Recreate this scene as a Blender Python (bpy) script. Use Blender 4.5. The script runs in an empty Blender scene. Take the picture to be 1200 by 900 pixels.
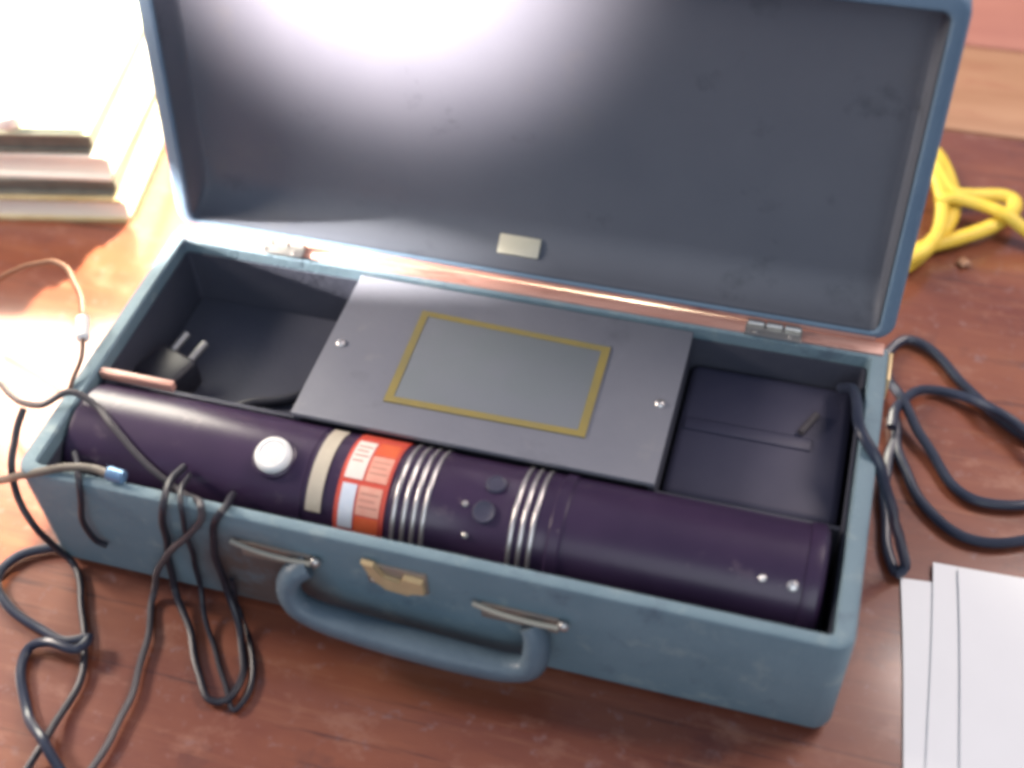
import bpy, bmesh, math, random
from mathutils import Vector, Matrix, Euler

random.seed(7)
scene = bpy.context.scene
col = scene.collection
R = math.radians

# ------------------------------------------------------------------ camera
cam_data = bpy.data.cameras.new("camera")
cam = bpy.data.objects.new("camera", cam_data)
col.objects.link(cam)
cam.location = (0.44061, -0.36496, 0.69044)
cam.rotation_euler = (R(41.7486), R(2.1777), R(15.7674))
cam_data.sensor_width = 36.0
cam_data.lens = 1486.38 / 1200 * 36.0
cam_data.clip_start = 0.02
cam_data.clip_end = 60.0
cam_data.dof.use_dof = True
cam_data.dof.focus_distance = 0.80
cam_data.dof.aperture_fstop = 2.9
scene.camera = cam

# ------------------------------------------------------------------ world, lamps, exposure
world = bpy.data.worlds.new("World")
scene.world = world
world.use_nodes = True
bg = world.node_tree.nodes["Background"]
bg.inputs[0].default_value = (0.62, 0.70, 0.95, 1)
bg.inputs[1].default_value = 0.38

def lamp(name, kind, loc, target, energy, color, **kw):
    d = bpy.data.lights.new(name, kind)
    d.energy = energy
    d.color = color
    for k, v in kw.items():
        setattr(d, k, v)
    o = bpy.data.objects.new(name, d)
    col.objects.link(o)
    o.location = loc
    o.rotation_euler = (Vector(target) - Vector(loc)).to_track_quat('-Z', 'Y').to_euler()
    return o

# bright window at the back left, whose glare bleaches the varnished table
lamp("window_light", 'AREA', (-0.98, 1.50, 1.00), (-0.10, 0.38, 0.0), 34, (1.0, 0.93, 0.78),
     shape='RECTANGLE', size=1.0, size_y=0.90, spread=R(125))
# sunbeam from straight behind over the left part of the table: the books' shadow falls towards the viewer
lamp("sunbeam", 'SPOT', (0.16, 1.93, 1.32), (-0.17, 0.26, 0.0), 2700, (1.0, 0.87, 0.60),
     spot_size=R(34), spot_blend=1.0, shadow_soft_size=0.05)
# cool daylight of the room, from in front and above
lamp("room_light", 'AREA', (0.9, -1.7, 1.5), (0.3, 0.1, 0.1), 18, (0.86, 0.94, 1.0),
     shape='RECTANGLE', size=1.8, size_y=1.4)
# added warm fill from the back right, brightening the right boards and tube
lamp("right_back_fill", 'AREA', (1.45, 1.05, 1.7), (0.55, 0.35, 0.0), 36, (1.0, 0.85, 0.78),
     shape='RECTANGLE', size=1.0, size_y=0.5)
# added fill lamp on the left, unseen source, brightening hinge strip and tube end
lamp("side_fill", 'AREA', (-0.75, 0.08, 0.60), (0.06, 0.17, 0.1), 13, (1.0, 0.86, 0.74),
     shape='DISK', size=0.22)
# added narrow beam from the left, no seen source, whitening the hinge strip
lamp("hinge_beam", 'SPOT', (-0.80, 0.12, 0.30), (0.085, 0.2222, 0.10), 1150, (1.0, 0.93, 0.88),
     spot_size=R(3.1), spot_blend=0.4, shadow_soft_size=0.02)
# added spot lamp standing in for lens glare on the upper lid
lamp("lid_glare_spot", 'SPOT', (-0.05, -0.75, 0.95), (0.140, 0.268, 0.372), 1350, (1.0, 0.82, 0.78),
     spot_size=R(15.5), spot_blend=1.0, shadow_soft_size=0.05)

vs = scene.view_settings
scene.display_settings.display_device = 'sRGB'
vs.view_transform = 'Standard'
vs.look = 'None'
vs.exposure = 0.0
vs.gamma = 1.0
vs.use_curve_mapping = False
scene.render.engine = 'CYCLES'
scene.cycles.filter_width = 4.0
scene.cycles.use_denoising = True
scene.cycles.max_bounces = 8

# ------------------------------------------------------------------ materials
def material(name, base, rough=0.5, metal=0.0, var=None, scale=20.0, amount=0.5, bump=0.0, bump_scale=200.0,
             stretch=(1, 1, 1), coat=0.0, rough_var=0.0, spec=None, detail=6):
    m = bpy.data.materials.new(name)
    m.use_nodes = True
    nt = m.node_tree
    b = nt.nodes["Principled BSDF"]
    b.inputs["Base Color"].default_value = (*base, 1)
    b.inputs["Roughness"].default_value = rough
    b.inputs["Metallic"].default_value = metal
    if spec is not None:
        b.inputs["Specular IOR Level"].default_value = spec
    if coat:
        b.inputs["Coat Weight"].default_value = coat
        b.inputs["Coat Roughness"].default_value = 0.16
    tc = nt.nodes.new("ShaderNodeTexCoord")
    mp = nt.nodes.new("ShaderNodeMapping")
    mp.inputs["Scale"].default_value = stretch
    nt.links.new(tc.outputs["Object"], mp.inputs[0])
    if var is not None:
        n = nt.nodes.new("ShaderNodeTexNoise")
        n.inputs["Scale"].default_value = scale
        n.inputs["Detail"].default_value = detail
        n.inputs["Roughness"].default_value = 0.62
        nt.links.new(mp.outputs[0], n.inputs["Vector"])
        r = nt.nodes.new("ShaderNodeValToRGB")
        r.color_ramp.elements[0].position = 0.5 - amount / 2
        r.color_ramp.elements[0].color = (*base, 1)
        r.color_ramp.elements[1].position = 0.5 + amount / 2
        r.color_ramp.elements[1].color = (*var, 1)
        nt.links.new(n.outputs["Fac"], r.inputs[0])
        nt.links.new(r.outputs[0], b.inputs["Base Color"])
        if rough_var:
            mr = nt.nodes.new("ShaderNodeMapRange")
            mr.inputs["To Min"].default_value = rough - rough_var
            mr.inputs["To Max"].default_value = rough + rough_var
            nt.links.new(n.outputs["Fac"], mr.inputs["Value"])
            nt.links.new(mr.outputs[0], b.inputs["Roughness"])
    if bump:
        n2 = nt.nodes.new("ShaderNodeTexNoise")
        n2.inputs["Scale"].default_value = bump_scale
        n2.inputs["Detail"].default_value = 4
        nt.links.new(mp.outputs[0], n2.inputs["Vector"])
        bp = nt.nodes.new("ShaderNodeBump")
        bp.inputs["Strength"].default_value = bump
        bp.inputs["Distance"].default_value = 0.001
        nt.links.new(n2.outputs["Fac"], bp.inputs["Height"])
        nt.links.new(bp.outputs[0], b.inputs["Normal"])
    m["_mp"] = 1
    return m

def layer(m, color, scale, lo, hi, stretch=(1, 1, 1), detail=5, box=None):
    """adds a wear or tint layer: noise-shaped patches of another colour, optionally only round a point"""
    nt = m.node_tree
    b = nt.nodes["Principled BSDF"]
    tc = nt.nodes.new("ShaderNodeTexCoord")
    mp = nt.nodes.new("ShaderNodeMapping")
    mp.inputs["Scale"].default_value = stretch
    mp.inputs["Location"].default_value = (scale * 0.37, 3.1, 1.7)
    nt.links.new(tc.outputs["Object"], mp.inputs[0])
    n = nt.nodes.new("ShaderNodeTexNoise")
    n.inputs["Scale"].default_value = scale
    n.inputs["Detail"].default_value = detail
    n.inputs["Roughness"].default_value = 0.65
    nt.links.new(mp.outputs[0], n.inputs["Vector"])
    r = nt.nodes.new("ShaderNodeMapRange")
    r.inputs["From Min"].default_value = lo
    r.inputs["From Max"].default_value = hi
    nt.links.new(n.outputs["Fac"], r.inputs["Value"])
    fac = r.outputs[0]
    if box is not None:
        (cx, cy, cz), rad = box
        vm = nt.nodes.new("ShaderNodeVectorMath")
        vm.operation = 'DISTANCE'
        vm.inputs[1].default_value = (cx, cy, cz)
        nt.links.new(tc.outputs["Object"], vm.inputs[0])
        r2 = nt.nodes.new("ShaderNodeMapRange")
        r2.inputs["From Min"].default_value = rad
        r2.inputs["From Max"].default_value = rad * 0.45
        nt.links.new(vm.outputs["Value"], r2.inputs["Value"])
        mu = nt.nodes.new("ShaderNodeMath")
        mu.operation = 'MULTIPLY'
        nt.links.new(fac, mu.inputs[0])
        nt.links.new(r2.outputs[0], mu.inputs[1])
        fac = mu.outputs[0]
    mix = nt.nodes.new("ShaderNodeMixRGB")
    mix.inputs[2].default_value = (*color, 1)
    src = b.inputs["Base Color"]
    if src.links:
        nt.links.new(src.links[0].from_socket, mix.inputs[1])
    else:
        mix.inputs[1].default_value = src.default_value
    nt.links.new(fac, mix.inputs[0])
    nt.links.new(mix.outputs[0], src)
    return m

red_board = material("red_board", (0.125, 0.028, 0.017), 0.46, var=(0.225, 0.072, 0.034), scale=9, amount=0.45,
                     bump=0.25, bump_scale=60, stretch=(0.6, 1.6, 1), rough_var=0.10, coat=1.0, spec=0.35)
layer(red_board, (0.27, 0.120, 0.08), 30, 0.56, 0.74, stretch=(0.8, 1.3, 1))
layer(red_board, (0.21, 0.10, 0.085), 90, 0.58, 0.70, stretch=(1.0, 1.0, 1))
layer(red_board, (0.075, 0.022, 0.018), 14, 0.58, 0.75)
layer(red_board, (0.25, 0.095, 0.050), 60, 0.54, 0.80, stretch=(0.12, 2.2, 1))
layer(red_board, (0.060, 0.018, 0.014), 75, 0.58, 0.72, stretch=(0.10, 2.6, 1))
pale_board = material("pale_board", (0.27, 0.125, 0.065), 0.5, var=(0.40, 0.22, 0.13), scale=7, amount=0.5,
                      bump=0.3, bump_scale=40, stretch=(0.5, 6, 1))
layer(pale_board, (0.25, 0.08, 0.045), 20, 0.58, 0.75, stretch=(0.5, 3, 1))
pink_board = material("pink_board", (0.30, 0.11, 0.085), 0.45, var=(0.40, 0.17, 0.125), scale=10, amount=0.5,
                      bump=0.25, bump_scale=50, stretch=(0.6, 3, 1))
cloth = material("blue_cloth", (0.130, 0.205, 0.245), 0.66, var=(0.180, 0.260, 0.300), scale=22, amount=0.5,
                 bump=0.5, bump_scale=420, rough_var=0.08)
layer(cloth, (0.25, 0.32, 0.33), 48, 0.56, 0.74)
layer(cloth, (0.10, 0.145, 0.185), 30, 0.58, 0.72)
layer(cloth, (0.12, 0.085, 0.075), 16, 0.22, 0.42, box=((0.152, -0.002, 0.036), 0.055))  # brown noise patch round a point below the left handle lug
lid_cloth = material("lid_blue_cloth", (0.100, 0.170, 0.250), 0.6, var=(0.14, 0.22, 0.30), scale=25, amount=0.5,
                     bump=0.5, bump_scale=420)
lining_mat = material("grey_lining", (0.092, 0.103, 0.130), 0.64, var=(0.116, 0.128, 0.155), scale=7, amount=0.5,
                      bump=0.12, bump_scale=300)
layer(lining_mat, (0.125, 0.130, 0.140), 9, 0.60, 0.80)
layer(lining_mat, (0.060, 0.070, 0.088), 22, 0.60, 0.76)
dark_lining = material("dark_lining", (0.040, 0.044, 0.068), 0.7, var=(0.058, 0.062, 0.084), scale=18, amount=0.5,
                       bump=0.3, bump_scale=260)
panel_mat = material("grey_panel", (0.158, 0.165, 0.198), 0.62, var=(0.190, 0.196, 0.224), scale=14, amount=0.5,
                     bump=0.15, bump_scale=240)
layer(panel_mat, (0.23, 0.23, 0.235), 30, 0.60, 0.75)
layer(panel_mat, (0.11, 0.115, 0.14), 12, 0.58, 0.75)
plate_mat = material("plate_grey", (0.165, 0.195, 0.200), 0.5, var=(0.185, 0.195, 0.225), scale=20, amount=0.6)
yellow_print = material("yellow_print", (0.30, 0.23, 0.055), 0.5, var=(0.22, 0.19, 0.08), scale=45, amount=0.5)
barrel_mat = material("purple_black_enamel", (0.024, 0.013, 0.039), 0.33, var=(0.043, 0.023, 0.058), scale=12,
                      amount=0.5, bump=0.08, bump_scale=120)
layer(barrel_mat, (0.11, 0.08, 0.105), 40, 0.62, 0.78)
layer(barrel_mat, (0.16, 0.13, 0.15), 110, 0.68, 0.76, stretch=(0.6, 1, 1))
silver = material("brushed_silver", (0.60, 0.58, 0.56), 0.32, 0.9, var=(0.74, 0.72, 0.70), scale=60, amount=0.5)
steel = material("dull_steel", (0.50, 0.49, 0.47), 0.35, 0.9, var=(0.62, 0.60, 0.55), scale=80, amount=0.5)
white_plastic = material("white_plastic", (0.74, 0.74, 0.72), 0.35, var=(0.80, 0.80, 0.78), scale=60, amount=0.5)
cream = material("cream_tape", (0.44, 0.39, 0.31), 0.55, var=(0.52, 0.47, 0.37), scale=90, amount=0.5)
label_red = material("label_red", (0.56, 0.055, 0.035), 0.45, var=(0.62, 0.10, 0.06), scale=70, amount=0.5)
label_white = material("label_white", (0.72, 0.66, 0.58), 0.5, var=(0.78, 0.72, 0.66), scale=150, amount=0.5)
label_pale = material("label_pale_blue", (0.58, 0.66, 0.76), 0.5, var=(0.70, 0.74, 0.80), scale=150, amount=0.5)
label_pink = material("label_pink", (0.70, 0.30, 0.22), 0.5, var=(0.74, 0.40, 0.30), scale=120, amount=0.5)
label_orange = material("label_orange", (0.66, 0.09, 0.03), 0.5, var=(0.70, 0.15, 0.05), scale=120, amount=0.5)
ink = material("faded_ink", (0.46, 0.20, 0.15), 0.6, var=(0.52, 0.26, 0.20), scale=200, amount=0.5)
raw_wood = material("raw_pink_wood", (0.46, 0.21, 0.16), 0.42, var=(0.62, 0.36, 0.29), scale=40, amount=0.5,
                    bump=0.3, bump_scale=120, stretch=(0.3, 4, 4))
layer(raw_wood, (0.24, 0.08, 0.06), 60, 0.55, 0.72, stretch=(0.3, 2, 2))
brass = material("worn_brass", (0.80, 0.62, 0.34), 0.48, 0.35, var=(0.62, 0.46, 0.26), scale=120, amount=0.5)
lug_metal = material("tarnished_lug_metal", (0.36, 0.35, 0.30), 0.5, 0.3, var=(0.44, 0.42, 0.34), scale=140, amount=0.5)
brass_dull = material("dull_brass", (0.34, 0.29, 0.27), 0.5, 0.5, var=(0.42, 0.34, 0.26), scale=140, amount=0.5)
cream_plate = material("cream_plate", (0.55, 0.53, 0.40), 0.5, var=(0.62, 0.59, 0.47), scale=90, amount=0.5)
rubber = material("black_rubber", (0.010, 0.010, 0.018), 0.42, var=(0.028, 0.028, 0.038), scale=50, amount=0.5)
blue_rubber = material("blue_black_rubber", (0.016, 0.022, 0.042), 0.30, var=(0.035, 0.042, 0.066), scale=50, amount=0.5)
grey_rubber = material("grey_rubber", (0.045, 0.042, 0.050), 0.45, var=(0.075, 0.068, 0.074), scale=60, amount=0.5)
brown_rubber = material("brown_rubber", (0.075, 0.033, 0.018), 0.5, var=(0.11, 0.05, 0.028), scale=60, amount=0.5)
buff_rubber = material("buff_rubber", (0.115, 0.098, 0.080), 0.5, var=(0.16, 0.135, 0.11), scale=60, amount=0.5)
highlight_blue = material("blue_highlight_metal", (0.12, 0.24, 0.42), 0.3, 0.5, var=(0.20, 0.34, 0.52), scale=60, amount=0.5)  # blue of a bright highlight put into the cable tip's colour
yellow_cord = material("yellow_cord", (0.72, 0.46, 0.022), 0.5, var=(0.80, 0.62, 0.10), scale=45, amount=0.6,
                       bump=0.6, bump_scale=300)
paper = material("white_paper", (0.80, 0.80, 0.80), 0.65, var=(0.84, 0.84, 0.84), scale=16, amount=0.6, bump=0.1,
                 bump_scale=40)
paper_edge = material("paper_block", (0.86, 0.84, 0.78), 0.7, var=(0.74, 0.71, 0.64), scale=60, amount=0.5,
                      stretch=(0.3, 1, 12))
ochre_cover = material("ochre_cover", (0.36, 0.27, 0.12), 0.55, var=(0.50, 0.43, 0.27), scale=24, amount=0.5)
brown_cover = material("brown_cover", (0.085, 0.088, 0.080), 0.6, var=(0.18, 0.18, 0.155), scale=30, amount=0.5)
green_cover = material("pale_green_cover", (0.62, 0.70, 0.46), 0.55, var=(0.80, 0.82, 0.70), scale=14, amount=0.5)
handle_mat = material("handle_leather", (0.085, 0.125, 0.160), 0.42, var=(0.13, 0.18, 0.215), scale=40, amount=0.5, bump=0.4, bump_scale=260)
box_mat = material("dark_box", (0.032, 0.032, 0.064), 0.55, var=(0.046, 0.046, 0.078), scale=25, amount=0.5)

# ------------------------------------------------------------------ helpers
def finish(name, bm, mats, parent=None, smooth=True, angle=35):
    bmesh.ops.recalc_face_normals(bm, faces=bm.faces)
    me = bpy.data.meshes.new(name)
    bm.to_mesh(me)
    bm.free()
    if smooth:
        me.polygons.foreach_set("use_smooth", [True] * len(me.polygons))
        me.set_sharp_from_angle(angle=R(angle))
    o = bpy.data.objects.new(name, me)
    for m in (mats if isinstance(mats, (list, tuple)) else [mats]):
        me.materials.append(m)
    col.objects.link(o)
    if parent is not None:
        o.parent = parent
    return o

def tag(o, label=None, cat=None, group=None, kind=None):
    for k, v in (("label", label), ("category", cat), ("group", group), ("kind", kind)):
        if v:
            o[k] = v
    return o

def thing(name, label, cat, loc=(0, 0, 0), rot=(0, 0, 0), group=None):
    o = bpy.data.objects.new(name, None)
    o.empty_display_size = 0.02
    col.objects.link(o)
    o.location = loc
    o.rotation_euler = rot
    return tag(o, label, cat, group)

def box(bm, x0, x1, y0, y1, z0, z1, bev=0.0, seg=2):
    r = bmesh.ops.create_cube(bm, size=1.0)
    for v in r["verts"]:
        v.co = Vector((x0 + (v.co.x + .5) * (x1 - x0), y0 + (v.co.y + .5) * (y1 - y0), z0 + (v.co.z + .5) * (z1 - z0)))
    if bev:
        es = list({e for v in r["verts"] for e in v.link_edges})
        bmesh.ops.bevel(bm, geom=es, offset=bev, segments=seg, affect='EDGES', profile=0.5)
    return bm

def boxobj(name, mat, parent, *a, **k):
    bm = bmesh.new()
    box(bm, *a, **k)
    return finish(name, bm, mat, parent)

def rounded_loop(x0, x1, y0, y1, r, n=6):
    pts = []
    for cx, cy, a0 in ((x1 - r, y1 - r, 0), (x0 + r, y1 - r, 90), (x0 + r, y0 + r, 180), (x1 - r, y0 + r, 270)):
        for i in range(n + 1):
            a = R(a0 + 90 * i / n)
            pts.append((cx + r * math.cos(a), cy + r * math.sin(a)))
    return pts

def loft(bm, loops, cap=(True, True)):
    """loops: lists of 3-D points of equal count"""
    rings = [[bm.verts.new(p) for p in l] for l in loops]
    n = len(rings[0])
    for a, b in zip(rings, rings[1:]):
        for i in range(n):
            bm.faces.new((a[i], a[(i + 1) % n], b[(i + 1) % n], b[i]))
    if cap[0]:
        bm.faces.new(list(reversed(rings[0])))
    if cap[1]:
        bm.faces.new(rings[-1])
    return rings

def spline(pts, step=0.004):
    P = [Vector(p) for p in pts]
    P = [P[0] * 2 - P[1]] + P + [P[-1] * 2 - P[-2]]
    out = []
    for i in range(1, len(P) - 2):
        p0, p1, p2, p3 = P[i - 1:i + 3]
        n = max(2, int((p2 - p1).length / step))
        d = [max(1e-5, (b - a).length) ** 0.5 for a, b in ((p0, p1), (p1, p2), (p2, p3))]
        t0, t1 = 0.0, d[0]
        t2, t3 = t1 + d[1], t1 + d[1] + d[2]
        for k in range(n):
            t = t1 + (t2 - t1) * k / n
            a1 = p0 * ((t1 - t) / (t1 - t0)) + p1 * ((t - t0) / (t1 - t0))
            a2 = p1 * ((t2 - t) / (t2 - t1)) + p2 * ((t - t1) / (t2 - t1))
            a3 = p2 * ((t3 - t) / (t3 - t2)) + p3 * ((t - t2) / (t3 - t2))
            b1 = a1 * ((t2 - t) / (t2 - t0)) + a2 * ((t - t0) / (t2 - t0))
            b2 = a2 * ((t3 - t) / (t3 - t1)) + a3 * ((t - t1) / (t3 - t1))
            out.append(b1 * ((t2 - t) / (t2 - t1)) + b2 * ((t - t1) / (t2 - t1)))
    out.append(P[-2])
    return out

def sweep(bm, path, r, n=10, taper=None, flat=1.0):
    up = Vector((0, 0, 1))
    prev = None
    loops = []
    for i, p in enumerate(path):
        t = (path[min(i + 1, len(path) - 1)] - path[max(i - 1, 0)]).normalized()
        if prev is None:
            a = t.cross(up)
            a = a.normalized() if a.length > 1e-3 else t.orthogonal().normalized()
        else:
            a = (prev - t * prev.dot(t)).normalized()
        prev = a
        b = a.cross(t).normalized()
        rr = r if taper is None else r * taper(i / (len(path) - 1))
        loops.append([p + (a * math.cos(2 * math.pi * k / n) + b * math.sin(2 * math.pi * k / n) * flat) * rr
                      for k in range(n)])
    loft(bm, loops)
    return bm

def lathe_x(bm, prof, n=64, cy=0.0, cz=0.0):
    loops = [[(x, cy + r * math.cos(2 * math.pi * k / n), cz + r * math.sin(2 * math.pi * k / n)) for k in range(n)]
             for x, r in prof]
    loft(bm, loops)
    return bm

def curved_patch(bm, x0, x1, th0, th1, r, t=0.0004, n=22, cy=0.0, cz=0.0):
    rows = []
    for i in range(n + 1):
        th = R(th0 + (th1 - th0) * i / n)
        c, s = math.cos(th), math.sin(th)
        rows.append([bm.verts.new((x, cy + rr * c, cz + rr * s)) for x, rr in ((x0, r), (x1, r), (x1, r + t), (x0, r + t))])
    for a, b in zip(rows, rows[1:]):
        for k in range(4):
            bm.faces.new((a[k], a[(k + 1) % 4], b[(k + 1) % 4], b[k]))
    bm.faces.new(rows[0])
    bm.faces.new(rows[-1])
    return bm


# ================================================================== TABLE
table = thing("table", "worn dark red wooden table top of boards under the blue case", "table")
def board(mat, y0, y1, label=None):
    bm = bmesh.new()
    box(bm, -1.3, 1.5, y0, y1, -0.030, 0.0, bev=0.0018, seg=2)
    return tag(finish("board", bm, mat, table), label)
board(red_board, -0.62, 0.5975)
board(pale_board, 0.6005, 0.7315, "pale worn board")
board(pink_board, 0.7345, 1.15, "faded pinkish board")

# ================================================================== CASE
L, D, H = 0.5, 0.2292, 0.0972
case = thing("carrying_case", "open blue cloth-covered carrying case with grey-lined lid raised", "case")

def ring(x0, x1, y0, y1, r, z):
    return [(x, y, z) for x, y in rounded_loop(x0, x1, y0, y1, r)]

bm = bmesh.new()
ix0, ix1, iy0, iy1 = 0.0115, 0.4885, 0.0085, 0.2150
loops = []
for ins, z in ((0.010, 0.0), (0.0042, 0.0018), (0.0012, 0.0055), (0.0, 0.010), (0.0, 0.05), (0.0, H - 0.004),
               (0.0010, H - 0.0012), (0.0028, H)):
    loops.append(ring(ins, L - ins, ins, D - ins, 0.011 - min(ins, .006), z))
loops.append(ring(ix0 - 0.0012, ix1 + 0.0012, iy0 - 0.0012, iy1 + 0.0012, 0.004, H))
loops.append(ring(ix0, ix1, iy0, iy1, 0.003, H - 0.0014))
loops.append(ring(ix0, ix1, iy0, iy1, 0.003, 0.012))
loft(bm, loops)
for v in bm.verts:                       # hand-made, slightly bowed walls
    v.co.y += 0.0012 * math.sin(v.co.x * 14.0) * (1 if v.co.y < 0.1 else 0.3)
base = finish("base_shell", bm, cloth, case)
# dark inner lining of the base walls
bm = bmesh.new()
e = 0.0006
loft(bm, [ring(ix0 + e, ix1 - e, iy0 + e + .0014, iy1 - e, 0.003, H - 0.010), ring(ix0 + 0.0016, ix1 - 0.0016, iy0 + 0.003, iy1 - 0.0016, 0.003, H - 0.0098),
          ring(ix0 + 0.0016, ix1 - 0.0016, iy0 + 0.003, iy1 - 0.0016, 0.003, 0.0135)], cap=(False, True))
lining = finish("lining", bm, dark_lining, base)
# raw wood showing along the hinge edge
wood = boxobj("wooden_strip", raw_wood, base, 0.004, L - 0.004, iy1 + 0.0022, D - 0.0020, H - 0.003, H + 0.0016, bev=0.0007)
tag(wood, "bare pinkish wood edge")
# small copper corner tip on the right hinge end
boxobj("corner_tip", brass, base, L - 0.0005, L + 0.0022, 0.200, 0.224, H - 0.022, H - 0.002, bev=0.0009)

# ---- lid
PHI = 9.04
lid = bpy.data.objects.new("lid", None)
col.objects.link(lid)
lid.empty_display_size = 0.02
lid.parent = case
lid.location = (0, D, H + 0.0004)
lid.rotation_euler = (R(90 - PHI), 0, 0)
bm = bmesh.new()
lx0, lx1, ly0, ly1 = 0.0110, L - 0.0095, 0.0060, D - 0.0115
loops = []
for ins, z in ((0.010, -0.0370), (0.0042, -0.0355), (0.0012, -0.0320), (0.0, -0.0270), (0.0, -0.015), (0.0, -0.003),
               (0.0010, -0.0010), (0.0028, 0.0)):
    loops.append(ring(ins, L - ins, ins, D - ins, 0.013 - min(ins, .006), z))
loops.append(ring(lx0 - 0.0015, lx1 + 0.0015, ly0 - 0.0015, ly1 + 0.0015, 0.007, 0.0))
loops.append(ring(lx0, lx1, ly0, ly1, 0.006, -0.0016))
loops.append(ring(lx0, lx1, ly0, ly1, 0.006, -0.0310))
loft(bm, loops)
bm.normal_update()
for f in bm.faces:
    c = f.calc_center_median()
    if -0.0300 < c.z < -0.0018 and c.y < 0.03 and lx0 + 0.002 < c.x < lx1 - 0.002 and c.y > ly0 - 0.0002:
        f.material_index = 1  # bottom inner wall darkened in colour to offset the light falling on it
shell = finish("lid_shell", bm, [lid_cloth, dark_lining], lid)
bm = bmesh.new()
lp = [ring(lx0 + .0007, lx1 - .0007, ly0 + .0004, ly1 - .0007, 0.005, -0.0026)]
for k in range(9):
    a = R(90 * k / 8)
    q = 1 - math.cos(a)
    lp.append(ring(lx0 + .0008 + .004 * q, lx1 - .0008 - .004 * q, ly0 + .0006 + 0.026 * q, ly1 - .0008 - .004 * q, 0.005,
                   -0.0030 - 0.0245 * math.sin(a)))
loft(bm, lp, cap=(False, True))
lid_panel = finish("lid_lining", bm, lining_mat, lid, angle=60)
kp = boxobj("keeper_plate", cream_plate, lid, -0.0145, 0.0145, -0.0068, 0.0068, 0.0, 0.0018, bev=0.0006)
kp.location = (0.2490, ly0 + 0.0086, -0.0196)
kp.rotation_euler = (R(-45), 0, 0)
tag(boxobj("wooden_edge", raw_wood, lid, 0.010, L - 0.010, 0.0003, 0.0034, 0.0002, 0.0012, bev=0.0003), "bare wood edge of lid")

# ---- hinges: two leaves and knuckles
def hinge(x):
    h = bpy.data.objects.new("hinge", None)
    col.objects.link(h)
    h.empty_display_size = 0.01
    h.parent = case
    h.location = (x, D - 0.0075, H + 0.0018)
    boxobj("leaf", steel, h, -0.018, 0.018, -0.0072, 0.0045, -0.0004, 0.0010, bev=0.0003)
    for k in range(3):
        bm = bmesh.new()
        lathe_x(bm, [(-0.0170 + k * 0.0118, 0.0012), (-0.0166 + k * 0.0118, 0.0020), (-0.0066 + k * 0.0118, 0.0020),
                     (-0.0062 + k * 0.0118, 0.0012)], n=14, cy=0.0020, cz=0.0022)
        finish("knuckle", bm, steel, h)
    for k in (-0.011, 0.011):
        bm = bmesh.new()
        bmesh.ops.create_uvsphere(bm, u_segments=12, v_segments=6, radius=0.0014)
        for v in bm.verts:
            v.co = Vector((v.co.x + k, v.co.y - 0.0042, v.co.z * 0.5 + 0.0011))
        finish("screw", bm, steel, h)
hinge(0.084)
hinge(0.4265)

# ---- interior: covered middle section between the two open compartments
px0, px1, py0, py1 = 0.1455, 0.3765, 0.0865, 0.2142
boxobj("partition", dark_lining, case, px0 + 0.0001, px0 + 0.0045, py0 + 0.002, py1, 0.0137, H - 0.0078)
boxobj("partition", dark_lining, case, px1 - 0.0045, px1 - 0.0001, py0 + 0.002, py1, 0.0137, H - 0.0078)
boxobj("partition", dark_lining, case, px0 + 0.0047, px1 - 0.0047, 0.0972, 0.1005, 0.0137, H - 0.0078)
boxobj("compartment_front", dark_lining, case, 0.0140, px0 + 0.0003, 0.0968, 0.0998, 0.0137, 0.074)
boxobj("compartment_front", dark_lining, case, px1 - 0.0003, 0.4862, 0.0968, 0.0998, 0.0137, 0.070)
cover = boxobj("cover_panel", panel_mat, case, px0, px1, py0, py1, H - 0.0076, H - 0.0040, bev=0.0004)
z = H - 0.0040
plate = boxobj("name_plate", plate_mat, cover, 0.1990, 0.3275, 0.1100, 0.1893, z - 0.0003, z + 0.0007, bev=0.0003)
bm = bmesh.new()
outer = [(0.1983, 0.1905), (0.3275, 0.1868), (0.3287, 0.1102), (0.1993, 0.1088)]
inner = [(0.2033, 0.1862), (0.3222, 0.1824), (0.3233, 0.1148), (0.2045, 0.1136)]
vo = [bm.verts.new((x, y, z + 0.0011)) for x, y in outer]
vi = [bm.verts.new((x, y, z + 0.0011)) for x, y in inner]
vo2 = [bm.verts.new((x, y, z + 0.0002)) for x, y in outer]
vi2 = [bm.verts.new((x, y, z + 0.0002)) for x, y in inner]
for i in range(4):
    j = (i + 1) % 4
    bm.faces.new((vo[i], vo[j], vi[j], vi[i]))
    bm.faces.new((vo[i], vo2[i], vo2[j], vo[j]))
    bm.faces.new((vi[i], vi[j], vi2[j], vi2[i]))
tag(finish("yellow_border", bm, yellow_print, cover, smooth=False), "yellow rectangle bordering the plate")
for sx, sy in ((0.1552, 0.1495), (0.3675, 0.1480)):
    bm = bmesh.new()
    n = 18
    loft(bm, [[(sx + r * math.cos(2 * math.pi * k / n), sy + r * math.sin(2 * math.pi * k / n), z + h) for k in range(n)]
              for r, h in ((0.0032, -0.0002), (0.0032, 0.0010), (0.0025, 0.0019), (0.0012, 0.0024))])
    finish("screw", bm, silver, cover)
# floors of the compartments
boxobj("compartment_floor", dark_lining, case, 0.0140, px0, 0.1000, 0.2130, 0.040, 0.043)
boxobj("compartment_floor", dark_lining, case, px1, 0.4862, 0.1000, 0.2130, 0.030, 0.033)
tag(boxobj("wooden_cleat", raw_wood, case, 0.0120, 0.0640, 0.0865, 0.0915, 0.0890, 0.0955, bev=0.0008),
    "bare wood cleat at the left wall")

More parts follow.
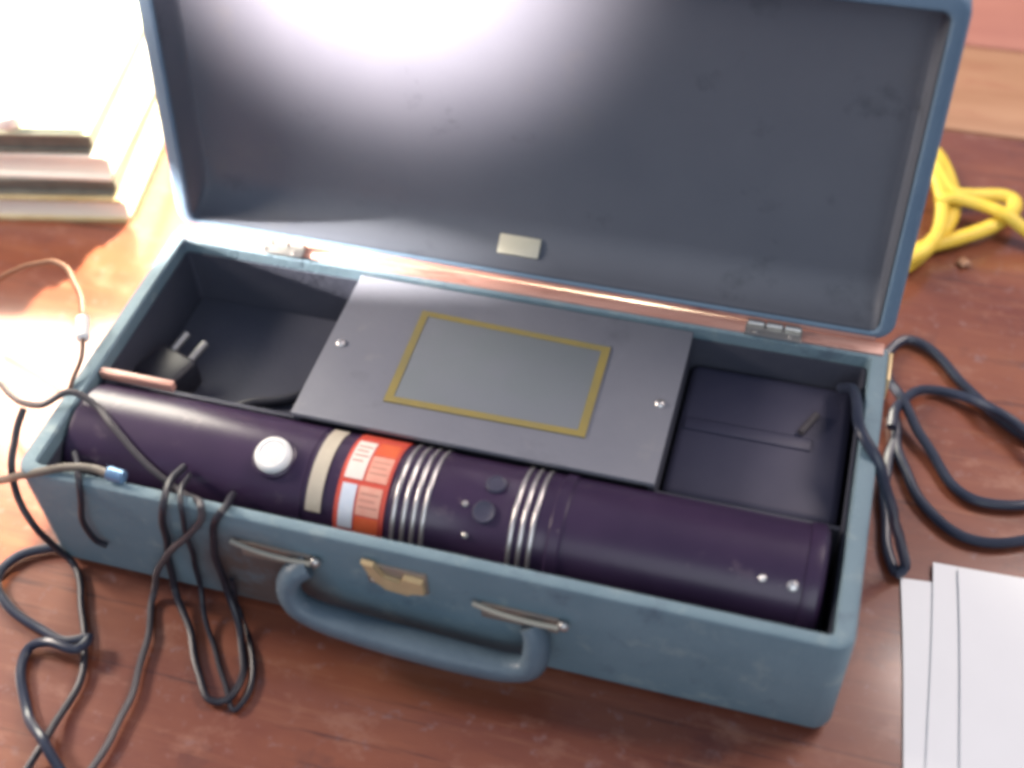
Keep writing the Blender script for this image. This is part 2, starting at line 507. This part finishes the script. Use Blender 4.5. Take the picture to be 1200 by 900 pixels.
# ---- handle, lugs and latch on the front
def lug(x0, zl):
    g = bpy.data.objects.new("handle_lug", None)
    g.empty_display_size = 0.01
    col.objects.link(g)
    g.parent = case
    g.location = (x0, 0, zl)
    bm = bmesh.new()
    # lipped plate: a flat back with a lip standing out at the top
    box(bm, 0.0, 0.046, -0.0016, 0.0006, -0.012, 0.002, bev=0.0005)
    finish("back_plate", bm, brass_dull, g)
    bm = bmesh.new()
    sweep(bm, spline([(-0.004, -0.003, 0.0032), (0.010, -0.0050, 0.0022), (0.030, -0.0058, 0.0012), (0.047, -0.0052, 0.0008)], 0.003),
          0.0017, n=10)
    finish("lip", bm, lug_metal, g)
    bm = bmesh.new()
    bmesh.ops.create_uvsphere(bm, u_segments=14, v_segments=8, radius=0.0036)
    for v in bm.verts:
        v.co = Vector((v.co.x + 0.0495, v.co.y * 0.8 - 0.0036, v.co.z + 0.0010))
    finish("rivet", bm, steel, g)
lug(0.1455, 0.0735)
lug(0.2945, 0.0645)

bm = bmesh.new()
hp = [(0.1900, -0.004, 0.0700), (0.1815, -0.009, 0.0655), (0.1785, -0.013, 0.0550), (0.1830, -0.016, 0.0450), (0.1950, -0.0170, 0.0385),
      (0.2200, -0.0175, 0.0340), (0.2550, -0.0175, 0.0305), (0.2900, -0.0175, 0.0285), (0.3150, -0.017, 0.0290),
      (0.3275, -0.016, 0.0350), (0.3300, -0.012, 0.0450), (0.3285, -0.007, 0.0550), (0.3250, -0.004, 0.0605)]
def htap(t):
    return 0.72 + 0.38 * math.sin(math.pi * min(1, max(0, t))) ** 0.8
sweep(bm, spline(hp, 0.003), 0.0108, n=16, taper=htap, flat=0.80)
finish("handle", bm, handle_mat, case)

latch = bpy.data.objects.new("latch", None)
latch.empty_display_size = 0.01
col.objects.link(latch)
latch.parent = case
latch.location = (0.2250, 0, 0.0840)
bm = bmesh.new()
box(bm, 0.0010, 0.0380, -0.0014, 0.0008, -0.0215, -0.0015, bev=0.0004)
finish("back_plate", bm, brass_dull, latch)
bm = bmesh.new()
# stepped, broken hasp
prof = [(q[0], q[1] * 1.5 + 0.001) for q in [(0.0, 0.0015), (0.0075, 0.0010), (0.0125, -0.0062), (0.0225, -0.0078), (0.0250, -0.0030), (0.0365, -0.0040),
        (0.0370, -0.0120), (0.0290, -0.0125), (0.0265, -0.0150), (0.0130, -0.0140), (0.0065, -0.0095), (0.0040, -0.0055)]]
a = [bm.verts.new((x, -0.0018, zz)) for x, zz in prof]
b = [bm.verts.new((x, -0.0052, zz)) for x, zz in prof]
bm.faces.new(a)
bm.faces.new(list(reversed(b)))
for i in range(len(prof)):
    j = (i + 1) % len(prof)
    bm.faces.new((a[i], b[i], b[j], a[j]))
bmesh.ops.bevel(bm, geom=[e for e in bm.edges if abs(e.verts[0].co.y - e.verts[1].co.y) < 1e-6 and e.verts[0].co.y < -0.004],
                offset=0.0006, segments=2, affect='EDGES')
finish("hasp", bm, brass, latch)
for x, zz in ((0.0040, -0.0180), (0.0345, -0.0185)):
    bm = bmesh.new()
    bmesh.ops.create_uvsphere(bm, u_segments=12, v_segments=6, radius=0.0017)
    for v in bm.verts:
        v.co = Vector((v.co.x + x, v.co.y * .6 - 0.0018, v.co.z + zz))
    finish("rivet", bm, steel, latch)

# ================================================================== TUBE
TY, TZ, TR = 0.058, 0.062, 0.037
tube = thing("laser_tube", "glossy purple-black cylinder with red warning label and silver rings inside the case", "laser",
             loc=(0, TY, TZ))
bm = bmesh.new()
r = TR
lathe_x(bm, [(0.0135, 0.020), (0.0137, 0.0335), (0.0150, 0.0358), (0.0175, r), (0.170, r), (0.1735, r), (0.174, r - 0.0006),
             (0.1955, r - 0.0006), (0.2285, r - 0.0006), (0.2295, r), (0.2550, r), (0.2560, r - 0.0004), (0.2975, r - 0.0004), (0.2985, r),
             (0.3200, r), (0.3210, r - 0.0002), (0.3245, r - 0.0002), (0.3255, r + 0.0010), (0.3315, r + 0.0010), (0.3330, r), (0.4690, r)],
        n=96)
finish("barrel", bm, barrel_mat, tube, angle=25)
bm = bmesh.new()
lathe_x(bm, [(0.4690, r - 0.001), (0.4694, r + 0.0008), (0.4735, r + 0.0014), (0.4775, r + 0.0010), (0.4800, r - 0.002), (0.4806, 0.026), (0.4800, 0.012)], n=96)
finish("end_cap", bm, barrel_mat, tube, angle=25)
for x in (0.2325, 0.2388, 0.2448, 0.2508, 0.3035, 0.3095, 0.3155):
    bm = bmesh.new()
    n = 96
    loft(bm, [[(xx, rr * math.cos(2 * math.pi * k / n), rr * math.sin(2 * math.pi * k / n)) for k in range(n)]
              for xx, rr in ((x - 0.0013, r - 0.0006), (x - 0.0012, r + 0.0005), (x - 0.0005, r + 0.0010), (x + 0.0005, r + 0.0010),
                             (x + 0.0012, r + 0.0005), (x + 0.0013, r - 0.0006))], cap=(False, False))
    finish("ring", bm, silver, tube, angle=60)
bm = bmesh.new()
curved_patch(bm, 0.1775, 0.1870, 50, 149, r - 0.0005, 0.0008, n=30)
finish("cream_band", bm, cream, tube)
label = None
bm = bmesh.new()
curved_patch(bm, 0.1955, 0.2265, 30, 172, r - 0.0005, 0.0007, n=34)
label = finish("warning_label", bm, label_red, tube)
tag(label, "red and white warning label")
def cell(mat, x0, x1, a0, a1, lift=0.0004):
    bm = bmesh.new()
    curved_patch(bm, x0, x1, a0, a1, r + 0.0002, lift, n=14)
    return finish("label_panel", bm, mat, label)
cell(label_white, 0.1980, 0.2095, 66, 111)
cell(label_pink, 0.2112, 0.2245, 84, 111)
cell(label_orange, 0.2112, 0.2245, 64, 82.5)
cell(label_pale, 0.1985, 0.2075, 116, 158)
cell(label_pink, 0.2090, 0.2235, 116, 143)
cell(label_orange, 0.2090, 0.2235, 145, 162)
bm = bmesh.new()
for x0, x1, a0, a1 in ((0.1995, 0.2082, 74, 75.5), (0.1995, 0.2070, 80, 81.5), (0.1995, 0.2082, 86, 87.5), (0.1995, 0.2060, 92, 93.5),
                       (0.2125, 0.2232, 90, 91.5), (0.2125, 0.2220, 96, 97.5), (0.2125, 0.2232, 102, 103.5),
                       (0.2105, 0.2220, 122, 123.5), (0.2105, 0.2200, 128, 129.5), (0.2105, 0.2220, 134, 135.5)):
    curved_patch(bm, x0, x1, a0, a1, r + 0.0005, 0.0003, n=2)
finish("label_lines", bm, ink, label)

def stud(name, mat, x, th, prof, n=28, parent=tube, hole=False):
    """round fitting standing on the barrel, axis along its surface normal"""
    c, s = math.cos(R(th)), math.sin(R(th))
    nrm, tan, ax = Vector((0, c, s)), Vector((0, -s, c)), Vector((1, 0, 0))
    o = Vector((x, 0, 0)) + nrm * r
    bm = bmesh.new()
    loft(bm, [[o + nrm * h + (ax * math.cos(2 * math.pi * k / n) + tan * math.sin(2 * math.pi * k / n)) * q for k in range(n)]
              for q, h in prof])
    return finish(name, bm, mat, parent, angle=40)
knob = stud("white_knob", white_plastic, 0.1520, 106, [(0.0112, -0.003), (0.0116, 0.0022), (0.0113, 0.0040), (0.0100, 0.0056), (0.0086, 0.0060),
                                          (0.0080, 0.0052), (0.0060, 0.0056), (0.0020, 0.0062)])
stud("knob_collar", barrel_mat, 0.1520, 106, [(0.0136, -0.003), (0.0136, 0.0008), (0.0126, 0.0014), (0.0118, 0.0010)], parent=tube)
# small dials and screw heads on the plain band
stud("dial", box_mat, 0.2880, 88, [(0.0062, -0.002), (0.0062, 0.0006), (0.0054, 0.0014), (0.0046, 0.0008), (0.0010, 0.0010)])
stud("dial", box_mat, 0.2855, 117, [(0.0068, -0.002), (0.0068, 0.0006), (0.0060, 0.0014), (0.0050, 0.0008), (0.0010, 0.0010)])
stud("screw", steel, 0.2735, 113, [(0.0018, -0.002), (0.0018, 0.0005), (0.0012, 0.0010)], n=14)
stud("screw", steel, 0.2770, 141, [(0.0018, -0.002), (0.0018, 0.0005), (0.0012, 0.0010)], n=14)
stud("screw", silver, 0.4470, 124, [(0.0020, -0.002), (0.0020, 0.0004), (0.0014, 0.0009)], n=14)
stud("screw", silver, 0.4636, 125, [(0.0030, -0.002), (0.0030, 0.0004), (0.0020, 0.0010)], n=14)

# ================================================================== THINGS IN THE COMPARTMENTS
plug = thing("power_plug", "dark power plug with two shiny prongs lying in left compartment", "plug", loc=(0.036, 0.140, 0.0432),
             rot=(0, 0, R(-18)))
bm = bmesh.new()
box(bm, -0.016, 0.018, -0.030, 0.000, 0.0, 0.024, bev=0.004, seg=3)
finish("plug_body", bm, rubber, plug)
for x in (-0.0085, 0.0085):
    bm = bmesh.new()
    sweep(bm, [Vector((x, -0.001, 0.017)), Vector((x, 0.006, 0.0185)), Vector((x, 0.014, 0.020)), Vector((x, 0.0165, 0.0204))], 0.0028, n=12)
    finish("prong", bm, steel, plug)
bm = bmesh.new()
sweep(bm, spline([(0.012, -0.027, 0.012), (0.024, -0.036, 0.012), (0.044, -0.030, 0.006), (0.058, -0.002, 0.004), (0.082, 0.020, 0.004), (0.090, 0.046, 0.004)], 0.004), 0.0034, n=10)
finish("plug_cord", bm, rubber, plug)

adapter = thing("power_adapter", "dark flat box with low ridge filling the right compartment", "adapter", loc=(0.4325, 0.152, 0.0332))
bm = bmesh.new()
box(bm, -0.0545, 0.0520, -0.0505, 0.0605, 0.0, 0.034, bev=0.006, seg=4)
finish("housing", bm, box_mat, adapter)
bm = bmesh.new()
box(bm, -0.050, 0.030, 0.002, 0.012, 0.0336, 0.0350, bev=0.0012)
finish("ridge", bm, box_mat, adapter)
bm = bmesh.new()
sweep(bm, [Vector((0.022, 0.014, 0.0365)), Vector((0.026, 0.022, 0.0372)), Vector((0.030, 0.031, 0.0365))], 0.0024, n=10)
finish("clip", bm, grey_rubber, adapter)

# ================================================================== CABLES
PATHS = {
    'brown': [(-0.1676, 0.1859, 0.03), (-0.1387, 0.1877, 0.05), (-0.1053, 0.1834, 0.075), (-0.0745, 0.1765, 0.092), (-0.0515, 0.1643, 0.1), (-0.0315, 0.1448, 0.104), (-0.0142, 0.1202, 0.106)],
    'brown_tail': [(-0.0042, 0.1018, 0.106), (0.0015, 0.088, 0.104), (0.0023, 0.0729, 0.1), (0.0036, 0.0638, 0.098)],
    'grey': [(-0.1198, 0.1152, 0.04), (-0.0662, 0.0798, 0.07), (-0.028, 0.0551, 0.09), (-0.0055, 0.0488, 0.1), (0.0118, 0.0593, 0.106), (0.028, 0.0565, 0.1015), (0.0455, 0.0444, 0.0991), (0.0608, 0.0345, 0.0937), (0.0786, 0.0277, 0.0874), (0.0974, 0.0223, 0.0789), (0.127, -0.0013, 0.1035), (0.1274, -0.004, 0.0954), (0.118, -0.007, 0.0826), (0.1055, -0.009, 0.065), (0.0896, -0.01, 0.0422), (0.0749, -0.011, 0.006), (0.0866, -0.0423, 0.0045), (0.0936, -0.0755, 0.0045), (0.0947, -0.104, 0.0045), (0.0937, -0.1353, 0.0045)],
    'loop': [(0.098, 0.0311, 0.0909), (0.1024, 0.0085, 0.1025), (0.1038, -0.003, 0.1013), (0.0953, -0.005, 0.0575), (0.0911, -0.007, 0.0132), (0.1073, -0.0278, 0.005), (0.127, -0.055, 0.0045), (0.1429, -0.0697, 0.0045), (0.1529, -0.0671, 0.0045), (0.1544, -0.0503, 0.0045), (0.1414, -0.025, 0.0045), (0.1305, -0.008, 0.0183), (0.1297, -0.007, 0.0472), (0.1309, -0.006, 0.0717), (0.1333, -0.0035, 0.0891), (0.1397, -0.0011, 0.1025), (0.133, 0.0247, 0.0832)],
    'thinloop': [(0.1025, 0.0287, 0.0885), (0.1111, 0.0085, 0.102), (0.1159, -0.003, 0.1036), (0.1123, -0.005, 0.0636), (0.1093, -0.006, 0.0168), (0.1225, -0.0289, 0.003), (0.1444, -0.0566, 0.0028), (0.1585, -0.0716, 0.0028), (0.1631, -0.0606, 0.0028), (0.1545, -0.036, 0.0028), (0.1316, -0.006, 0.0006), (0.1347, -0.006, 0.0363)],
    'buff': [(-0.0512, 0.0108, 0.05), (-0.0229, 0.0078, 0.07), (0.0137, 0.002, 0.095), (0.0362, 0.0071, 0.1015), (0.0503, 0.0106, 0.1015), (0.0616, 0.0091, 0.102)],
    'rimlead': [(-0.016, 0.044, 0.1), (-0.0181, 0.032, 0.09), (-0.0137, 0.014, 0.08), (-0.0109, 0.0028, 0.06), (-0.0009, -0.0039, 0.045), (0.005, -0.0028, 0.02), (0.0131, -0.0033, 0.006), (0.0273, -0.0189, 0.0045), (0.0444, -0.0469, 0.0045), (0.0575, -0.0742, 0.0045), (0.0598, -0.0983, 0.0045), (0.0605, -0.1194, 0.0085), (0.0575, -0.1449, 0.0045)],
    'floorloop': [(0.0171, 0.0056, 0.0045), (0.0009, 0.0063, 0.0045), (-0.013, 0.0028, 0.0045), (-0.0262, -0.0054, 0.0045), (-0.0303, -0.0188, 0.0045), (-0.0258, -0.0325, 0.0045), (-0.0096, -0.0441, 0.0045), (0.0185, -0.0523, 0.0045), (0.0412, -0.0579, 0.009), (0.0534, -0.0532, 0.0105), (0.0514, -0.0635, 0.0125), (0.031, -0.0618, 0.011), (0.0163, -0.0654, 0.0045), (0.0221, -0.0864, 0.0045), (0.0399, -0.107, 0.0045), (0.0632, -0.1226, 0.014), (0.0831, -0.1381, 0.0045)],
    'dangle': [(0.0248, 0.0279, 0.0875), (0.0456, 0.0027, 0.1), (0.0458, -0.004, 0.0876), (0.0419, -0.006, 0.0653), (0.0429, -0.005, 0.0442), (0.0486, -0.004, 0.0392)],
    'right': [(0.4743, 0.2045, 0.075), (0.4814, 0.1904, 0.09), (0.485, 0.1631, 0.1), (0.4909, 0.1435, 0.103), (0.5013, 0.1308, 0.095), (0.5122, 0.1238, 0.07), (0.5258, 0.1272, 0.03), (0.5337, 0.1255, 0.008), (0.5293, 0.1212, 0.005), (0.5226, 0.1344, 0.0045), (0.5177, 0.1607, 0.0045), (0.5159, 0.1889, 0.0045), (0.5171, 0.2154, 0.0045), (0.519, 0.2337, 0.0045), (0.5159, 0.2584, 0.0045), (0.5195, 0.2354, 0.0045), (0.5272, 0.2081, 0.0045), (0.5389, 0.1838, 0.0045), (0.5546, 0.1672, 0.0045), (0.5736, 0.1589, 0.0045), (0.5946, 0.1615, 0.0045), (0.6258, 0.1825, 0.0045), (0.6446, 0.2177, 0.0045), (0.6341, 0.2447, 0.0045), (0.6036, 0.2547, 0.0045), (0.5805, 0.2744, 0.0045), (0.5561, 0.3015, 0.0045), (0.5337, 0.3264, 0.0045), (0.5183, 0.3298, 0.0045), (0.5089, 0.316, 0.0045), (0.5092, 0.29, 0.0045), (0.5185, 0.2666, 0.0125), (0.5321, 0.2406, 0.0085), (0.5491, 0.2159, 0.0045), (0.5639, 0.1974, 0.0045), (0.5777, 0.1915, 0.0045), (0.6045, 0.1954, 0.0045), (0.6232, 0.2159, 0.0045), (0.6183, 0.2342, 0.0125), (0.5988, 0.2561, 0.0125), (0.5817, 0.2676, 0.0125), (0.5681, 0.278, 0.008), (0.5453, 0.2837, 0.0045), (0.5305, 0.277, 0.007), (0.5178, 0.2534, 0.0125), (0.5146, 0.2356, 0.012)],
    'yellow1': [(0.5123, 0.407, 0.006), (0.5216, 0.4212, 0.006), (0.5307, 0.4386, 0.007), (0.5404, 0.4605, 0.008), (0.5442, 0.4858, 0.009), (0.5395, 0.517, 0.008), (0.529, 0.5481, 0.007), (0.5184, 0.5623, 0.007)],
    'yellow2': [(0.5059, 0.4055, 0.006), (0.5199, 0.4279, 0.006), (0.5484, 0.4457, 0.008), (0.5734, 0.465, 0.009), (0.5883, 0.4842, 0.01), (0.5912, 0.5, 0.01), (0.5839, 0.5048, 0.01), (0.5585, 0.4988, 0.011), (0.5427, 0.4947, 0.014), (0.5315, 0.5154, 0.014), (0.5223, 0.5389, 0.012), (0.5121, 0.5476, 0.008)],
    'yellow3': [(0.5318, 0.4754, 0.017), (0.539, 0.4811, 0.019), (0.5645, 0.4809, 0.017), (0.584, 0.4715, 0.018), (0.5985, 0.4653, 0.012), (0.6193, 0.4546, 0.006)],
    'yellow4': [(0.5132, 0.404, 0.016), (0.5256, 0.419, 0.016), (0.5338, 0.4433, 0.016), (0.5347, 0.4751, 0.016), (0.529, 0.5045, 0.016), (0.5216, 0.5271, 0.012)],
}
def cable(name, key, rad, mat, label, cat="cable", group=None, extra=None):
    pts = PATHS[key]
    bm = bmesh.new()
    path = spline(pts, 0.0035)
    ph = random.random() * 6
    for i, p in enumerate(path):         # leads are never perfectly smooth
        a = 0.0007 * math.sin(i * 0.23 + ph) + 0.0005 * math.sin(i * 0.61 + 2 * ph)
        p.x += a
        p.y += 0.0006 * math.sin(i * 0.31 + 1.7 * ph)
    sweep(bm, path, rad, n=10)
    if extra is None:
        o = finish(name, bm, mat)
        return tag(o, label, cat, group)
    t = thing(name, label, cat, loc=pts[0], group=group)
    o = finish("cord", bm, mat, t)
    o.matrix_parent_inverse = Matrix.Translation(-Vector(pts[0]))
    return t

def connector(parent, p, q, rad, mat, name):
    p, q = Vector(p), Vector(q)
    bm = bmesh.new()
    path = [p, p.lerp(q, .08), p.lerp(q, .5), p.lerp(q, .92), q]
    f = [0.6, 1.0, 1.0, 0.95, 0.5]
    sweep(bm, path, rad, n=14, taper=lambda t: f[round(t * 4)])
    o = finish(name, bm, mat, parent)
    o.matrix_parent_inverse = Matrix.Translation(-parent.location)
    return o

brown = cable("wire_lead", "brown", 0.0021, brown_rubber, "thin brown wire with white connector arching beside the case's left wall", "wire", extra=1)
connector(brown, PATHS["brown"][-1], PATHS["brown_tail"][0], 0.0046, white_plastic, "connector")
bm = bmesh.new()
sweep(bm, spline(PATHS["brown_tail"], 0.003), 0.0016, n=8)
o = finish("tail", bm, brown_rubber, brown)
o.matrix_parent_inverse = Matrix.Translation(-brown.location)
cable("cable", "grey", 0.0022, grey_rubber, "grey cable draped diagonally across the tube's left end down to table")
cable("cable", "loop", 0.0023, rubber, "black cable hanging in a narrow loop over the case front left of handle")
buff = cable("cable", "buff", 0.0026, buff_rubber, "buff cable with blue highlight-coloured tip at the case's front left corner", extra=1)
connector(buff, PATHS["buff"][-1], (PATHS["buff"][-1][0] + 0.012, PATHS["buff"][-1][1] - 0.001, PATHS["buff"][-1][2]), 0.0044, highlight_blue, "tip")
cable("cable", "thinloop", 0.0017, rubber, "thin black wire hanging inside the narrow cable loop at the case front")
cable("cable", "rimlead", 0.0023, rubber, "black cable curving round the case's front left corner to table")
cable("cable", "floorloop", 0.0031, blue_rubber, "thick blue-black cable looped on table at bottom left corner")
cable("cable", "dangle", 0.0020, rubber, "short dark cable dangling over the case front near its left corner")
cable("cable", "right", 0.0035, blue_rubber, "long black cable coiled on table right of the case")
rope = thing("yellow_rope", "bundle of looped yellow cord on table behind the open lid", "cord", loc=PATHS["yellow1"][0])
for k, rad in (("yellow1", 0.0066), ("yellow2", 0.0062), ("yellow3", 0.0056), ("yellow4", 0.0052)):
    bm = bmesh.new()
    sweep(bm, spline(PATHS[k], 0.003), rad, n=12, flat=0.8)
    o = finish("strand", bm, yellow_cord, rope)
    o.matrix_parent_inverse = Matrix.Translation(-rope.location)

# ================================================================== PAPERS
def sheet(name, corner, rot, w, d, z0, thick, label, curl=0.0, nx=24, ny=20):
    """sheet whose back left corner is at corner; runs right (+x) and towards the viewer (-y)"""
    bm = bmesh.new()
    grid = []
    for lay in (0, 1):
        g = []
        for j in range(ny + 1):
            row = []
            for i in range(nx + 1):
                u, v = i / nx, j / ny
                x, y = u * w, -v * d
                zz = curl * (math.exp(-u * 9) * (0.7 + 0.3 * math.cos(v * 5)) + 0.15 * math.sin(u * 6 + v * 3) ** 2)
                row.append(bm.verts.new((x + 0.0006 * math.sin(v * 9), y, zz + lay * thick)))
            g.append(row)
        grid.append(g)
    for lay in (0, 1):
        for j in range(ny):
            for i in range(nx):
                q = grid[lay]
                bm.faces.new((q[j][i], q[j][i + 1], q[j + 1][i + 1], q[j + 1][i]))
    for j in range(ny):
        for i in (0, nx):
            bm.faces.new((grid[0][j][i], grid[0][j + 1][i], grid[1][j + 1][i], grid[1][j][i]))
    for i in range(nx):
        for j in (0, ny):
            bm.faces.new((grid[0][j][i], grid[0][j][i + 1], grid[1][j][i + 1], grid[1][j][i]))
    o = finish(name, bm, paper)
    o.location = (corner[0], corner[1], z0)
    o.rotation_euler = (0, 0, R(rot))
    return tag(o, label, "paper", "papers on the table")
sheet("paper_sheet", (0.5318, 0.1205), 5.2, 0.21, 0.297, 0.0006, 0.0012, "lowest white paper, sticking out left of the other two sheets")
sheet("paper_sheet", (0.5505, 0.1365), 2.0, 0.21, 0.297, 0.0020, 0.0009, "middle white paper pad between the lowest sheet and top sheet", curl=0.0003)
sheet("paper_sheet", (0.5655, 0.1345), 3.4, 0.21, 0.297, 0.0034, 0.0005, "topmost white paper sheet overlapping the pad and lowest sheet", curl=0.0008)

# ================================================================== BOOKS AT THE BACK LEFT
rz = math.atan2(0.3177 - 0.2964, -0.1139 + 0.2233)
def book(w, d, h, z0, dx, dy, cover_mat, label, extra_rot=0.0, block=paper_edge):
    """book with its fore edge towards the viewer; origin at its front right bottom corner"""
    t = thing("book", label, "book", loc=(-0.1139 + dx, 0.3177 + dy, z0), rot=(0, 0, rz + R(extra_rot)), group="books stacked at the back left")
    c = min(0.004, h * 0.2)
    boxobj("cover", cover_mat, t, -w, 0, 0, d, 0.0, c, bev=0.0006)
    boxobj("cover", cover_mat, t, -w, 0, 0, d, h - c, h, bev=0.0006)
    boxobj("pages", block, t, -w + 0.003, 0.0025, 0.003, d - 0.004, c + .0002, h - c - .0002)
    boxobj("spine", cover_mat, t, -w, 0, d, d + 0.003, 0.0, h, bev=0.0008)
    return t
book(0.24, 0.17, 0.0255, 0.0, 0, 0, ochre_cover, "pale book with thin ochre covers, lowest in the stack on the red table")
book(0.23, 0.165, 0.0168, 0.0257, -0.006, 0.003, brown_cover, "dark grey book lying directly on the lowest ochre-edged book", 1.0, block=brown_cover)
book(0.23, 0.165, 0.0250, 0.0427, -0.004, 0.002, paper_edge, "cream book lying between the two dark grey books in the stack", -1.0)
bk = book(0.235, 0.17, 0.0200, 0.0679, -0.014, 0.002, brown_cover, "dark grey book near the stack's top, directly under the pale folder", 0.5, block=brown_cover)
folder = thing("paper_folder", "pale sunlit folder lying on top of the book stack", "folder", loc=(-0.1225, 0.3180, 0.0881), rot=(0, 0, rz))
boxobj("cover", green_cover, folder, -0.24, 0, 0, 0.19, 0.0, 0.0022, bev=0.0008)
boxobj("cover", green_cover, folder, -0.238, -0.003, 0.002, 0.188, 0.0042, 0.0060, bev=0.0008)
boxobj("pages", paper, folder, -0.236, -0.006, 0.004, 0.186, 0.0024, 0.0040)
cap = thing("jar_lid", "small white round jar lid on the pale folder above the books", "lid", loc=(-0.1880, 0.3135, 0.0942))
bm = bmesh.new()
n = 32
loft(bm, [[(q * math.cos(2 * math.pi * k / n), q * math.sin(2 * math.pi * k / n), h) for k in range(n)]
          for q, h in ((0.0105, 0.0), (0.0112, 0.001), (0.0112, 0.0085), (0.0100, 0.0105), (0.0060, 0.0112), (0.0020, 0.0113))])
finish("rim", bm, white_plastic, cap)
bm = bmesh.new()
loft(bm, [[(q * math.cos(2 * math.pi * k / n), q * math.sin(2 * math.pi * k / n), h) for k in range(n)]
          for q, h in ((0.0045, 0.0112), (0.0045, 0.0122), (0.0020, 0.0124))])
finish("centre", bm, panel_mat, cap)
# crumb of putty on the table behind the case
bm = bmesh.new()
bmesh.ops.create_icosphere(bm, subdivisions=3, radius=0.005)
for v in bm.verts:
    v.co *= 1 + 0.25 * math.sin(v.co.x * 900) * math.cos(v.co.y * 700)
    v.co.z = v.co.z * 0.45 + 0.0021
o = finish("wood_chip", bm, pale_board)
o.location = (0.5575, 0.4264, 0.0)
tag(o, "tiny pale wood chip on red table between yellow cord and case", "chip")
